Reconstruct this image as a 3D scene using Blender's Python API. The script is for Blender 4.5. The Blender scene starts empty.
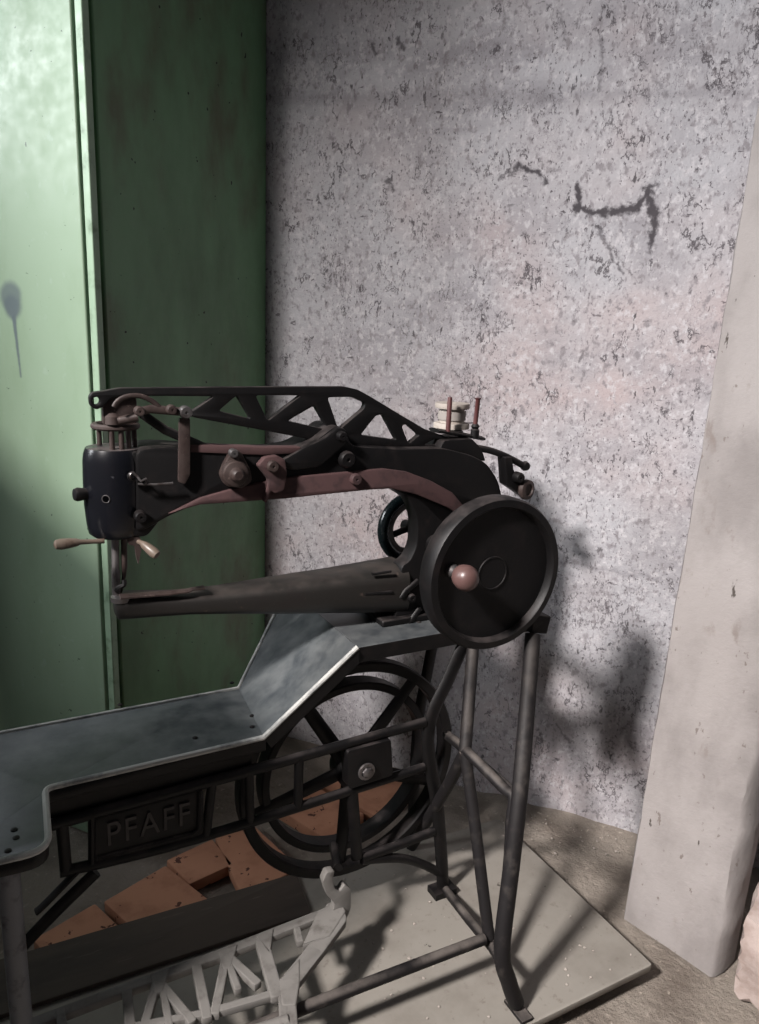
import bpy, bmesh, math, random
from mathutils import Vector, Matrix
random.seed(7)
C = bpy.context.scene.collection
SC = bpy.context.scene
# ------------------------------------------------------------------ camera
S = 1.3                       # metres per calibration unit
FZ = 0.052                    # the machine stands on a board this far above the floor
F, CX, CY = 766.0, 379.5, 512.0
down = Vector((257 - CX, 3690 - CY, F)).normalized()
fw = Vector((0, 0, 1)); fw = (fw - down * fw.dot(down)).normalized()
rt = down.cross(fw)
B = math.radians(24.2)
W = Vector((math.cos(B), -math.sin(B), 0)); N = Vector((math.sin(B), math.cos(B), 0))
def lev(c):                   # camera direction -> level frame -> room axes
    l = Vector((c.dot(rt), c.dot(fw), -c.dot(down)))
    return Vector((l.dot(W), l.dot(N), l.z))
def ray(px, py): return lev(Vector((px - CX, py - CY, F)))
CAM = Vector((0, 0, S + FZ))
def onY(px, py, y):
    r = ray(px, py); return CAM + r * (y / r.y)
def onX(px, py, x):
    r = ray(px, py); return CAM + r * (x / r.x)
def onZ(px, py, z=0.0):
    r = ray(px, py); return CAM + r * ((z - CAM.z) / r.z)
cam = bpy.data.objects.new('camera', bpy.data.cameras.new('camera')); C.objects.link(cam)
ax, ay, az = lev(Vector((1, 0, 0))), -lev(Vector((0, 1, 0))), -lev(Vector((0, 0, 1)))
m = Matrix((ax, ay, az)).transposed().to_4x4(); m.translation = CAM
cam.matrix_world = m
cam.data.sensor_fit = 'HORIZONTAL'; cam.data.sensor_width = 36.0; cam.data.lens = F / 759 * 36
cam.data.clip_start = 0.02
SC.camera = cam
# ------------------------------------------------------------------ light
SC.view_settings.view_transform = 'Standard'; SC.view_settings.look = 'None'
SC.view_settings.gamma = 1; SC.view_settings.use_curve_mapping = False
SC.view_settings.exposure = -0.08
w = bpy.data.worlds.new('world'); SC.world = w; w.use_nodes = True
w.node_tree.nodes['Background'].inputs[0].default_value = (0.80, 0.88, 1.0, 1)
w.node_tree.nodes['Background'].inputs[1].default_value = 0.05
def area(name, loc, target, sx, sy, power, col):
    l = bpy.data.lights.new(name, 'AREA'); l.shape = 'RECTANGLE'; l.size = sx; l.size_y = sy
    l.energy = power; l.color = col
    o = bpy.data.objects.new(name, l); C.objects.link(o); o.location = loc
    o.rotation_euler = (Vector(target) - Vector(loc)).to_track_quat('-Z', 'Y').to_euler()
    return o
KEY = Vector((-1.52, -1.82, 3.50))
area('window_daylight', KEY, (0.16, 1.8, 0.10), 0.40, 0.40, 45, (1.0, 0.945, 0.92)).data.spread = math.radians(54)
area('side_window_daylight', (-3.42, -0.50, 2.35), (-0.9, 1.4, 1.2), 1.1, 1.1, 135, (0.94, 0.965, 1.0))
area('table_fill_light', (-3.42, 1.00, 2.45), (-0.9, 1.2, 0.6), 0.7, 1.0, 9, (0.86, 0.94, 1.0))  # added fill lamp to brighten the table, no known window behind it

# ------------------------------------------------------------------ materials
def mat(name, base, rough=0.6, metal=0.0, layers=(), bump=None, veins=(), segs=(), dust=None, spec=0.5, warp=0.0, bands=()):
    """layers: (scale, colour, lo, hi, detail, stretch) noise-masked colours; segs: stains with a shape of their own"""
    M = bpy.data.materials.new(name); M.use_nodes = True
    nt = M.node_tree; nd, lk = nt.nodes, nt.links
    bs = nd['Principled BSDF']
    bs.inputs['Roughness'].default_value = rough; bs.inputs['Metallic'].default_value = metal
    bs.inputs['Specular IOR Level'].default_value = spec
    tc = nd.new('ShaderNodeTexCoord'); src = tc.outputs['Object']
    def noise(scale, detail=6, stretch=(1, 1, 1), off=0.0, rgh=0.6):
        mp = nd.new('ShaderNodeMapping'); lk.new(src, mp.inputs[0])
        mp.inputs['Scale'].default_value = stretch; mp.inputs['Location'].default_value = (off, off * 1.7, off * 0.6)
        n = nd.new('ShaderNodeTexNoise'); lk.new(mp.outputs[0], n.inputs['Vector'])
        n.inputs['Scale'].default_value = scale; n.inputs['Detail'].default_value = detail; n.inputs['Roughness'].default_value = rgh
        return n.outputs['Fac']
    def ramp(fac, lo, hi):
        r = nd.new('ShaderNodeMapRange'); r.interpolation_type = 'SMOOTHSTEP'
        lk.new(fac, r.inputs[0]); r.inputs[1].default_value = lo; r.inputs[2].default_value = hi
        return r.outputs[0]
    def mth(op, a, b=None, c=None):
        x = nd.new('ShaderNodeMath'); x.operation = op
        for i, v in enumerate((a, b, c)):
            if v is None: continue
            if isinstance(v, (int, float)): x.inputs[i].default_value = v
            else: lk.new(v, x.inputs[i])
        return x.outputs[0]
    col = None
    def mix(fac, c, amount=1.0):
        nonlocal col
        x = nd.new('ShaderNodeMix'); x.data_type = 'RGBA'
        f = mth('MULTIPLY', fac, amount) if amount != 1.0 else fac
        lk.new(f, x.inputs[0])
        if col is None: x.inputs[6].default_value = (*base, 1)
        else: lk.new(col, x.inputs[6])
        x.inputs[7].default_value = (*c, 1); col = x.outputs[2]
    rmod = None
    for i, L in enumerate(layers):
        sc, c, lo, hi = L[:4]; det = L[4] if len(L) > 4 else 6; st = L[5] if len(L) > 5 else (1, 1, 1); am = L[6] if len(L) > 6 else 1.0
        f = ramp(noise(sc, det, st, 3.1 * i + 1), lo, hi)
        if len(L) > 7: f = mth('MULTIPLY', f, ramp(noise(L[7][0], 3, (1, 1, 1), 9.3 * i + 2), L[7][1], L[7][2]))
        mix(f, c, am)
    for i, (sc, wd, c, msc, mlo, mhi, st, am) in enumerate(veins):
        f = ramp(mth('ABSOLUTE', mth('SUBTRACT', noise(sc, 6, st, 7.7 * i + 20, 0.65), 0.5)), wd, wd * 0.3)
        mix(mth('MULTIPLY', f, ramp(noise(msc, 5, (1, 1, 1), 5.1 * i + 33), mlo, mhi)), c, am)
    if segs or bands:
        sp = nd.new('ShaderNodeSeparateXYZ'); lk.new(src, sp.inputs[0])
        wx = mth('MULTIPLY_ADD', mth('SUBTRACT', noise(14, 4, (1, 1, 1), 5), 0.5), warp, sp.outputs[0])
        wz = mth('MULTIPLY_ADD', mth('SUBTRACT', noise(14, 4, (1, 1, 1), 11), 0.5), warp, sp.outputs[2])
        edge = mth('MULTIPLY', mth('SUBTRACT', noise(60, 4, (1, 1, 1), 2), 0.5), warp * 0.5)
        for (x0, z0, x1, z1, r0, r1, c, soft, am) in segs:
            dx, dz = x1 - x0, z1 - z0; L2 = max(dx * dx + dz * dz, 1e-9)
            px = mth('SUBTRACT', wx, x0); pz = mth('SUBTRACT', wz, z0)
            t = mth('MULTIPLY_ADD', px, dx / L2, mth('MULTIPLY', pz, dz / L2)); t = mth('MINIMUM', mth('MAXIMUM', t, 0), 1)
            ex = mth('MULTIPLY_ADD', t, -dx, px); ez = mth('MULTIPLY_ADD', t, -dz, pz)
            d = mth('SQRT', mth('MULTIPLY_ADD', ex, ex, mth('MULTIPLY', ez, ez)))
            d = mth('ADD', mth('SUBTRACT', d, mth('MULTIPLY_ADD', t, r1 - r0, r0)), edge)
            r = nd.new('ShaderNodeMapRange'); r.interpolation_type = 'SMOOTHSTEP'
            lk.new(d, r.inputs[0]); r.inputs[1].default_value = -soft; r.inputs[2].default_value = soft
            r.inputs[3].default_value = 1; r.inputs[4].default_value = 0
            mix(r.outputs[0], c, am)
    if dust:
        dc, am, sc, lo, hi = dust
        g = nd.new('ShaderNodeNewGeometry'); s2 = nd.new('ShaderNodeSeparateXYZ'); lk.new(g.outputs['Normal'], s2.inputs[0])
        up = ramp(s2.outputs[2], 0.25, 0.9)
        f = mth('MULTIPLY', up, ramp(noise(sc, 8, (1, 1, 1), 6), lo, hi))
        mix(f, dc, am)
        rr = nd.new('ShaderNodeMapRange'); lk.new(mth('MULTIPLY', f, am), rr.inputs[0]); rr.inputs[3].default_value = rough; rr.inputs[4].default_value = 0.9
        lk.new(rr.outputs[0], bs.inputs['Roughness'])
    elif rough < 0.62:
        rr = nd.new('ShaderNodeMapRange'); lk.new(noise(30, 5, (1, 1, 1), 4), rr.inputs[0]); rr.inputs[1].default_value = 0.3; rr.inputs[2].default_value = 0.7
        rr.inputs[3].default_value = max(rough - 0.1, 0.05); rr.inputs[4].default_value = rough + 0.12
        lk.new(rr.outputs[0], bs.inputs['Roughness'])
    if col is None: bs.inputs['Base Color'].default_value = (*base, 1)
    else: lk.new(col, bs.inputs['Base Color'])
    if bump:
        sc, st, dist = bump
        b = nd.new('ShaderNodeBump'); b.inputs['Strength'].default_value = st; b.inputs['Distance'].default_value = dist
        lk.new(noise(sc, 10, (1, 1, 1), 8, 0.7), b.inputs['Height']); lk.new(b.outputs[0], bs.inputs['Normal'])
    return M
def rgb(r, g, b):
    f = lambda v: (v / 255 / 12.92 if v <= 10 else ((v / 255 + 0.055) / 1.055) ** 2.4)
    return (f(r), f(g), f(b))
DUST = rgb(150, 140, 135)
M_iron = mat('black_cast_iron', rgb(12, 11, 12), 0.5, 0.0, [(35, rgb(24, 20, 20), 0.5, 0.75)], (70, 0.25, 0.002), dust=(rgb(92, 84, 82), 0.35, 18, 0.35, 0.7), spec=0.3)
M_gloss = mat('black_enamel', rgb(15, 16, 21), 0.26, 0.0, [(40, rgb(70, 70, 74), 0.66, 0.74)], None, dust=(rgb(105, 95, 93), 0.6, 25, 0.3, 0.65))
M_tube = mat('dark_painted_tube', rgb(24, 22, 23), 0.62, 0.0, [(28, rgb(50, 46, 44), 0.52, 0.72)], (60, 0.2, 0.002), dust=(rgb(130, 122, 116), 0.5, 14, 0.3, 0.7), spec=0.25)
M_rust = mat('rusty_brown_steel', rgb(60, 49, 46), 0.55, 0.1, [(45, rgb(46, 35, 33), 0.45, 0.65), (90, rgb(104, 90, 85), 0.6, 0.75)], (90, 0.3, 0.001))
M_pink = mat('dusty_red_primer', rgb(70, 48, 48), 0.75, 0.0, [(30, rgb(50, 34, 35), 0.45, 0.7)], (80, 0.2, 0.001))
M_knob = mat('worn_pink_wood', rgb(86, 64, 61), 0.4, 0.0, [(40, rgb(78, 57, 54), 0.5, 0.7)])
M_horn = mat('pale_worn_handle', rgb(104, 92, 82), 0.4, 0.0, [(40, rgb(78, 64, 55), 0.5, 0.7)])
M_steel = mat('worn_steel', rgb(120, 116, 116), 0.38, 0.8, [(50, rgb(80, 70, 66), 0.5, 0.7)])
M_redpin = mat('red_brown_pin', rgb(76, 40, 40), 0.55, 0.0, [(60, rgb(80, 44, 42), 0.45, 0.65)])
M_table = mat('dusty_black_table', rgb(52, 56, 60), 0.34, 0.0, [(14, rgb(64, 68, 71), 0.40, 0.72, 10, (1, 1.8, 1)), (90, rgb(48, 52, 55), 0.55, 0.7)], None,
              dust=(rgb(128, 130, 128), 0.42, 22, 0.2, 0.85))
M_rim = mat('dust_worn_table_edge', rgb(176, 176, 172), 0.7, 0.0, [(20, rgb(120, 122, 122), 0.45, 0.65)], (90, 0.3, 0.001))
M_treadle = mat('dusty_grey_cast_iron', rgb(116, 113, 109), 0.75, 0.0, [(30, rgb(88, 84, 80), 0.5, 0.75)], (80, 0.4, 0.002))
M_board = mat('grey_chipboard', rgb(142, 137, 129), 0.85, 0.0, [(5, rgb(122, 116, 108), 0.4, 0.7), (60, rgb(120, 112, 104), 0.58, 0.75), (26, rgb(78, 72, 66), 0.69, 0.73)], (120, 0.25, 0.001))
M_brick = mat('terracotta', rgb(186, 134, 106), 0.85, 0.0, [(14, rgb(166, 116, 90), 0.42, 0.7), (34, rgb(84, 50, 40), 0.645, 0.67, 3)], (90, 0.3, 0.002))
M_floor = mat('dirt_floor', rgb(142, 133, 123), 0.95, 0.0, [(7, rgb(112, 102, 93), 0.4, 0.7), (60, rgb(168, 158, 146), 0.6, 0.72)], (45, 0.9, 0.015))
M_post = mat('old_concrete', rgb(145, 140, 138), 0.9, 0.0, [(5, rgb(121, 116, 114), 0.4, 0.7, 8, (1, 1, 0.6)), (22, rgb(112, 102, 97), 0.58, 0.68, 10, (1, 1, 0.5), .7, (5, .45, .62)), (55, rgb(110, 102, 98), 0.655, 0.70, 8, (1, 1, .6)), (28, rgb(70, 64, 60), 0.69, 0.72, 6, (1.4, 1, .5))], (50, 0.5, 0.005))
M_white = mat('white_thread_wood', rgb(160, 152, 144), 0.7, 0.0, [(40, rgb(150, 140, 132), 0.5, 0.7)])
M_thread = mat('grey_white_thread', rgb(142, 136, 130), 0.9, 0.0, [(14, rgb(140, 134, 130), 0.4, 0.6, 2, (1, 1, 30))])
M_hole = mat('dark_hole', rgb(4, 4, 5), 1.0, spec=0.0)
M_pinkstone = mat('pinkish_stone', rgb(170, 156, 150), 0.9, 0.0, [(16, rgb(146, 130, 123), 0.45, 0.7)], (40, 0.5, 0.006))

# ------------------------------------------------------------------ mesh helpers
def fin(name, bm, mt, parent=None, sc=1.0, smooth=40, bevel=0.0):
    if sc != 1.0: bmesh.ops.scale(bm, vec=(sc, sc, sc), verts=bm.verts)
    bmesh.ops.recalc_face_normals(bm, faces=bm.faces)
    me = bpy.data.meshes.new(name); bm.to_mesh(me); bm.free()
    for p in me.polygons: p.use_smooth = True
    me.set_sharp_from_angle(angle=math.radians(smooth))
    me.materials.append(mt)
    o = bpy.data.objects.new(name, me); C.objects.link(o)
    if parent: o.parent = parent
    if bevel:
        b = o.modifiers.new('bevel', 'BEVEL'); b.width = bevel; b.segments = 2; b.limit_method = 'ANGLE'; b.angle_limit = math.radians(40)
    return o
def tag(o, label=None, cat=None, group=None, kind=None):
    for k, v in (('label', label), ('category', cat), ('group', group), ('kind', kind)):
        if v: o[k] = v
    return o
def empty(name, loc, rz=0.0):
    o = bpy.data.objects.new(name, None); C.objects.link(o); o.location = loc; o.rotation_euler = (0, 0, rz); o.empty_display_size = 0.1
    return o
def a_tube(bm, pts, r, n=12, flat=None):
    """sweep a circle (or flat=(width,thick) oval) along pts"""
    pts = [Vector(p) for p in pts]; rs = r if isinstance(r, (list, tuple)) else [r] * len(pts)
    rings = []; up = None
    for i, p in enumerate(pts):
        d = (pts[min(i + 1, len(pts) - 1)] - pts[max(i - 1, 0)]).normalized()
        if up is None:
            up = Vector((0, 1, 0)) if abs(d.y) < 0.9 else Vector((0, 0, 1))
        x = d.cross(up).normalized(); up = x.cross(d).normalized()
        k1, k2 = (1, 1) if flat is None else flat
        rings.append([bm.verts.new(p + (x * math.cos(2 * math.pi * j / n) * k1 + up * math.sin(2 * math.pi * j / n) * k2) * rs[i]) for j in range(n)])
    for a, b in zip(rings, rings[1:]):
        for j in range(n): bm.faces.new((a[j], a[(j + 1) % n], b[(j + 1) % n], b[j]))
    bm.faces.new(rings[0][::-1]); bm.faces.new(rings[-1])
    return bm
def smooth_path(pts, k=6):
    pts = [Vector(p) for p in pts]; out = []
    for i in range(len(pts) - 1):
        p0, p1, p2, p3 = pts[max(i - 1, 0)], pts[i], pts[i + 1], pts[min(i + 2, len(pts) - 1)]
        for j in range(k):
            t = j / k
            out.append(0.5 * (2 * p1 + (p2 - p0) * t + (2 * p0 - 5 * p1 + 4 * p2 - p3) * t * t + (3 * p1 - p0 - 3 * p2 + p3) * t ** 3))
    out.append(pts[-1]); return out
def a_lathe(bm, prof, org, axis, n=40, ref=None):
    """prof: (radius, distance along axis)"""
    axis = Vector(axis).normalized(); x = axis.orthogonal().normalized() if ref is None else Vector(ref); y = axis.cross(x)
    org = Vector(org); rings = []
    for r, h in prof:
        if r < 1e-6: rings.append([bm.verts.new(org + axis * h)])
        else: rings.append([bm.verts.new(org + axis * h + (x * math.cos(2 * math.pi * j / n) + y * math.sin(2 * math.pi * j / n)) * r) for j in range(n)])
    for a, b in zip(rings, rings[1:]):
        for j in range(n):
            k = (j + 1) % n
            if len(a) == 1 and len(b) == 1: continue
            if len(a) == 1: bm.faces.new((a[0], b[k], b[j]))
            elif len(b) == 1: bm.faces.new((a[j], a[k], b[0]))
            else: bm.faces.new((a[j], a[k], b[k], b[j]))
    return bm
def ring_prof(R0, R1, h0, h1, c=0.15):
    e = (R1 - R0) * c
    return [(R0, h0 + e), (R0 + e, h0), (R1 - e, h0), (R1, h0 + e), (R1, h1 - e), (R1 - e, h1), (R0 + e, h1), (R0, h1 - e), (R0, h0 + e)]
def a_box(bm, c, s, rot=None):
    r = bmesh.ops.create_cube(bm, size=1.0)
    M = Matrix.Translation(Vector(c)) @ (rot.to_4x4() if rot else Matrix.Identity(4)) @ Matrix.Diagonal((*s, 1))
    bmesh.ops.transform(bm, matrix=M, verts=r['verts']); return bm
def rounded(pts, r, n=4):
    out = []; k = len(pts)
    for i in range(k):
        a, b, c = Vector(pts[i - 1]), Vector(pts[i]), Vector(pts[(i + 1) % k])
        d1, d2 = a - b, c - b; t = min(r, d1.length * 0.45, d2.length * 0.45)
        p, q = b + d1.normalized() * t, b + d2.normalized() * t
        for j in range(n + 1):
            s = j / n; out.append((p * (1 - s) ** 2 + b * 2 * s * (1 - s) + q * s * s))
    return out
def a_prism(bm, outline, v0, v1, holes=(), plane='uz', bevel=0.0):
    """flat outline (with holes) given thickness from v0 to v1"""
    cu = bpy.data.curves.new('tmp', 'CURVE'); cu.dimensions = '2D'; cu.fill_mode = 'BOTH'
    cu.extrude = abs(v1 - v0) / 2 - bevel; cu.bevel_depth = bevel; cu.bevel_resolution = 1; cu.offset = -bevel if bevel else 0
    for loop in [outline, *holes]:
        sp = cu.splines.new('POLY'); sp.points.add(len(loop) - 1); sp.use_cyclic_u = True
        for p, q in zip(sp.points, loop): p.co = (q[0], q[1], 0, 1)
    ob = bpy.data.objects.new('tmp', cu); C.objects.link(ob)
    dg = bpy.context.evaluated_depsgraph_get(); dg.update()
    me = bpy.data.meshes.new_from_object(ob.evaluated_get(dg))
    mid = (v0 + v1) / 2
    for v in me.vertices:
        x, y, z = v.co
        v.co = (x, mid + z, y) if plane == 'uz' else (x, y, mid + z) if plane == 'uv' else (mid + z, x, y)
    n0 = len(bm.verts); bm.from_mesh(me); bm.verts.ensure_lookup_table()
    bmesh.ops.remove_doubles(bm, verts=bm.verts[n0:], dist=1e-5)
    bpy.data.objects.remove(ob); bpy.data.curves.remove(cu); bpy.data.meshes.remove(me)
    return bm
def new(): return bmesh.new()

# ------------------------------------------------------------------ room
YW = onZ(540, 808, 0).y
XC = onY(267, 300, YW).x           # side of the cabinet
def seg(p, q, r0, r1, c, soft=0.004, am=1.0, y=None):
    a, b = onY(*p, y if y else YW), onY(*q, y if y else YW)
    return (a.x, a.z, b.x, b.z, r0, r1, c, soft, am)
SM = rgb(70, 66, 70); SM2 = rgb(96, 92, 97)
wall_segs = [seg((577, 186), (577, 212), .010, .006, SM, .006), seg((575, 208), (604, 216), .007, .006, SM, .006), seg((602, 214), (638, 209), .007, .010, SM, .006),
             seg((636, 209), (650, 192), .008, .008, SM, .006), seg((651, 192), (655, 222), .009, .009, SM, .006), seg((655, 222), (650, 252), .008, .004, SM, .006),
             seg((645, 186), (657, 184), .004, .003, SM, .006), seg((520, 165), (536, 172), .006, .004, SM, .006), seg((536, 172), (546, 184), .005, .003, SM, .006),
             seg((500, 178), (520, 165), .003, .004, SM, .005, .8), seg((594, 226), (622, 272), .003, .002, SM, .004, .7), seg((606, 240), (640, 285), .002, .001, SM, .004, .6),
             seg((590, 345), (570, 380), .0015, .001, SM, .003, .6),
             seg((372, 45), (376, 55), .006, .004, SM, .005, .8), seg((399, 38), (403, 48), .005, .003, SM, .005, .8), seg((388, 182), (392, 190), .008, .003, SM, .006, .8),
             seg((598, 40), (600, 90), .004, .002, SM, .006, .6), seg((560, 15), (563, 35), .004, .002, SM, .006, .6), seg((640, 60), (668, 95), .003, .002, SM, .006, .5),
             seg((266, 98), (540, 97), .016, .014, SM2, .03, .42), seg((540, 97), (740, 92), .010, .008, SM2, .02, .38),
             seg((557, 562), (660, 578), .004, .003, SM2, .01, .5), seg((558, 725), (570, 745), .002, .002, SM, .003, .5)]
M_wall = mat('grimy_plaster', rgb(170, 169, 173), 0.92, 0.0,
             [(1.5, rgb(172, 159, 159), 0.38, 0.64, 4), (5, rgb(150, 147, 151), 0.44, 0.70, 10, (1, 1, 1), 0.8), (2.6, rgb(130, 127, 132), 0.50, 0.74, 5, (0.5, 1, 1.6), 0.8),
              (75, rgb(190, 187, 190), 0.50, 0.66, 9, (1, 1, 0.8), 0.75),
              (55, rgb(124, 119, 122), 0.53, 0.66, 10, (1, 1, 0.7), 0.75),
              (130, rgb(100, 95, 98), 0.56, 0.66, 8, (1, 1, 0.7), 0.8, (5, 0.36, 0.6)),
              (44, rgb(58, 53, 56), 0.625, 0.665, 8, (1.4, 1, 0.45), 0.85, (6, 0.46, 0.58)),
              (38, rgb(64, 58, 62), 0.635, 0.672, 8, (0.5, 1, 1.5), 0.8, (7, 0.48, 0.6)),
              (150, rgb(66, 60, 64), 0.61, 0.67, 6, (1, 1, 0.6), 0.85, (4, 0.40, 0.58))],
             (40, 0.65, 0.008), segs=wall_segs, warp=0.05,
             veins=[(11, 0.015, rgb(72, 67, 71), 9, 0.565, 0.62, (1.3, 1, 0.8), 0.85), (18, 0.026, rgb(68, 63, 67), 11, 0.575, 0.63, (1, 1, 0.6), 0.85), (26, 0.024, rgb(68, 63, 67), 8, 0.57, 0.63, (1.6, 1, 0.7), 0.8), (7, 0.005, rgb(105, 100, 104), 3, 0.48, 0.62, (1, 1, 0.7), 0.6)])
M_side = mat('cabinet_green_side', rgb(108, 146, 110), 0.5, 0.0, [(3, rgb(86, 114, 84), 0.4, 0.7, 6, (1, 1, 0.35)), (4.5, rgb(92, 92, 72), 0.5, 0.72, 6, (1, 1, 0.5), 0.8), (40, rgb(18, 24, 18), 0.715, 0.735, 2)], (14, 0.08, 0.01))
YD = onX(118, 700, XC).y           # front of the cabinet
ST = rgb(92, 104, 108)
door_segs = [seg((16, 297), (18, 306), .034, .028, ST, .010, .8, YD), seg((19, 318), (26, 376), .006, .0025, ST, .003, .9, YD), seg((17, 306), (20, 322), .024, .004, ST, .008, .8, YD)]
door_segs = [(a[0] - XC, a[1], a[2] - XC, *a[3:]) for a in door_segs]
M_door = mat('cabinet_green_door', rgb(144, 166, 142), 0.47, 0.0, [(5, rgb(134, 156, 130), 0.42, 0.7, 6, (1, 1, 0.4)), (24, rgb(156, 176, 160), 0.6, 0.75, 6, (1.2, 1, 1), 0.6), (60, rgb(80, 96, 82), 0.70, 0.74, 3)],
             None, segs=door_segs, spec=0.32, warp=0.006)
bm = new(); a_box(bm, (-0.2, YW + 0.1, 2.15), (6.6, 0.2, 4.4)); tag(fin('wall_back', bm, M_wall), kind='structure')
# floor: uneven trodden dirt
bm = new(); nx, ny = 120, 110
grid = [[bm.verts.new((-3.5 + 6.6 * i / nx, -2.0 + (YW + 2.05) * j / ny, 0)) for j in range(ny + 1)] for i in range(nx + 1)]
for i in range(nx):
    for j in range(ny): bm.faces.new((grid[i][j], grid[i + 1][j], grid[i + 1][j + 1], grid[i][j + 1]))
from mathutils import noise as mn
for v in bm.verts:
    v.co.z = -0.004 + 0.004 * mn.noise(v.co * 5)
    d = YW - v.co.y
    if d < 0.12 and v.co.x > -0.5: v.co.z += 0.02 * (1 - d / 0.12) * (0.6 + 0.6 * mn.noise(v.co * 9))
tag(fin('floor', bm, M_floor, smooth=180), kind='structure')
# walls behind and beside the camera, with the windows the daylight comes through
def holed(name, x0, x1, z0, z1, hx0, hx1, hz0, hz1, t0, t1, plane):
    bm = new(); a_prism(bm, [(x0, z0), (x1, z0), (x1, z1), (x0, z1)], t0, t1, [[(hx0, hz0), (hx1, hz0), (hx1, hz1), (hx0, hz1)]], plane)
    return tag(fin(name, bm, M_wall), kind='structure')
holed('wall_front', -3.5, 3.1, -0.05, 4.35, KEY.x - 0.32, KEY.x + 0.32, KEY.z - 0.34, KEY.z + 0.34, -2.0, -1.85, 'uz')
holed('wall_left', -2.0, YW, -0.05, 4.35, -1.15, 1.40, 1.7, 3.1, -3.65, -3.5, 'vz')

# added unseen half-wall at left, shaped to shade the lower cabinet door
d1, d2 = onY(0, 455, YC0 := onX(118, 700, XC).y - 0.012), onY(112, 560, YC0)
yp = 0.50; pa = KEY.lerp(d1, (yp - KEY.y) / (d1.y - KEY.y)); pb_ = KEY.lerp(d2, (yp - KEY.y) / (d2.y - KEY.y))
sl = (pb_.z - pa.z) / (pb_.x - pa.x); xe = -0.90
bm = new(); a_prism(bm, [(-3.5, -0.02), (xe, -0.02), (xe, pb_.z + sl * (xe - pb_.x)), (pa.x - 0.10, pa.z - sl * 0.10), (pa.x - 0.10, 1.05), (-2.28, 1.05), (-2.28, 1.95), (-3.5, 1.95)], yp - 0.12, yp, plane='uz')
tag(fin('wall_light_blocker', bm, M_wall), kind='structure')

# ------------------------------------------------------------------ green cabinet
cab = empty('green_cabinet', (XC, YD, 0))
tag(cab, 'tall green painted cabinet against the wall in the left corner', 'cabinet')
CW, CD, CH = 1.05, YW - YD - 0.005, 2.6
bm = new(); a_box(bm, (-CW / 2, CD / 2 + 0.009, CH / 2), (CW, CD - 0.018, CH)); fin('body', bm, M_side, cab, bevel=0.004)
bm = new()
fs = 0.020
for x in (-fs / 2, -CW + fs / 2): a_box(bm, (x, -0.0015, CH / 2), (fs, 0.020, CH))
for z in (0.03, CH - 0.03): a_box(bm, (-CW / 2, 0.003, z), (CW - 2 * fs, 0.026, 0.06))
fin('face_frame', bm, mat('cabinet_green_frame', rgb(150, 176, 150), 0.5, 0.0, [(20, rgb(100, 124, 98), 0.5, 0.75)]), cab, bevel=0.002)
bm = new(); a_box(bm, (-CW / 2 - 0.001, -0.003, CH / 2), (CW - 2 * fs - 0.012, 0.024, CH - 0.13)); fin('door', bm, M_door, cab, bevel=0.003)

# ------------------------------------------------------------------ leaning concrete post
def hexa(bm, a, b):
    vs = [bm.verts.new(p) for p in a + b]
    for f in ((3, 2, 1, 0), (4, 5, 6, 7), (0, 1, 5, 4), (1, 2, 6, 5), (2, 3, 7, 6), (3, 0, 4, 7)): bm.faces.new([vs[i] for i in f])
BL, BR = onZ(621, 917, 0.0), onZ(718, 981, 0.0)
TL = onY(752, 125, YW - 0.125)
ex = (BR - BL); up = (TL - BL); L = up.length
nrm = ex.cross(up).normalized()      # faces the viewer
if nrm.y > 0: nrm = -nrm
bm = new(); NS = 46; top = 1.10
cols = [(-0.01, -0.075), (-0.004, -0.016), (0.035, 0.0), (0.5, 0.0), (0.93, 0.0), (0.965, -0.010), (1.0, -0.04), (0.99, -0.085), (0.5, -0.085)]
rings = []
for i in range(NS + 1):
    k = i / NS * top
    ring = []
    for j, (cxx, d) in enumerate(cols):
        p = BL + up * k + ex * (cxx * (1 + 0.02 * k)) + nrm * d
        rough = 0.012 if j in (4, 5, 6) else 0.004 if j in (1, 2) else 0.0015
        p += Vector((mn.noise(p * 14), mn.noise(p * 14 + Vector((5, 5, 5))), 0)) * rough
        ring.append(bm.verts.new(p))
    rings.append(ring)
for a, b in zip(rings, rings[1:]):
    for j in range(len(cols)): k = (j + 1) % len(cols); bm.faces.new((a[j], a[k], b[k], b[j]))
bm.faces.new(rings[0]); bm.faces.new(rings[-1][::-1])
zmin = min(v.co.z for v in bm.verts)
for v in bm.verts:
    if v.co.z < 0.03: v.co.z = max(v.co.z, 0.0)
fin_post = fin('concrete_post', bm, M_post, smooth=50)
tag(fin_post, 'thick pale concrete post leaning against the wall on the right', 'post')
# pinkish stone at the right edge
bm = new(); c = onZ(764, 985, 0.0)
r = bmesh.ops.create_icosphere(bm, subdivisions=4, radius=1.0)
for v in bm.verts:
    q = v.co.copy(); k = max(abs(q.x), abs(q.y), abs(q.z)); q = q.lerp(q / k, 0.75)
    q = Vector((q.x * 0.075, q.y * 0.17, 0.11 + q.z * 0.11)); q += Vector((mn.noise(q * 22), mn.noise(q * 22 + Vector((3, 1, 2))), 0)) * 0.006
    v.co = Matrix.Rotation(math.radians(-12), 3, 'Z') @ q + Vector((c.x + 0.035, c.y + 0.06, 0))
tag(fin('stone_block', bm, M_pinkstone, smooth=35), 'rough pinkish stone block on the floor at the right edge', 'stone')

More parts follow.
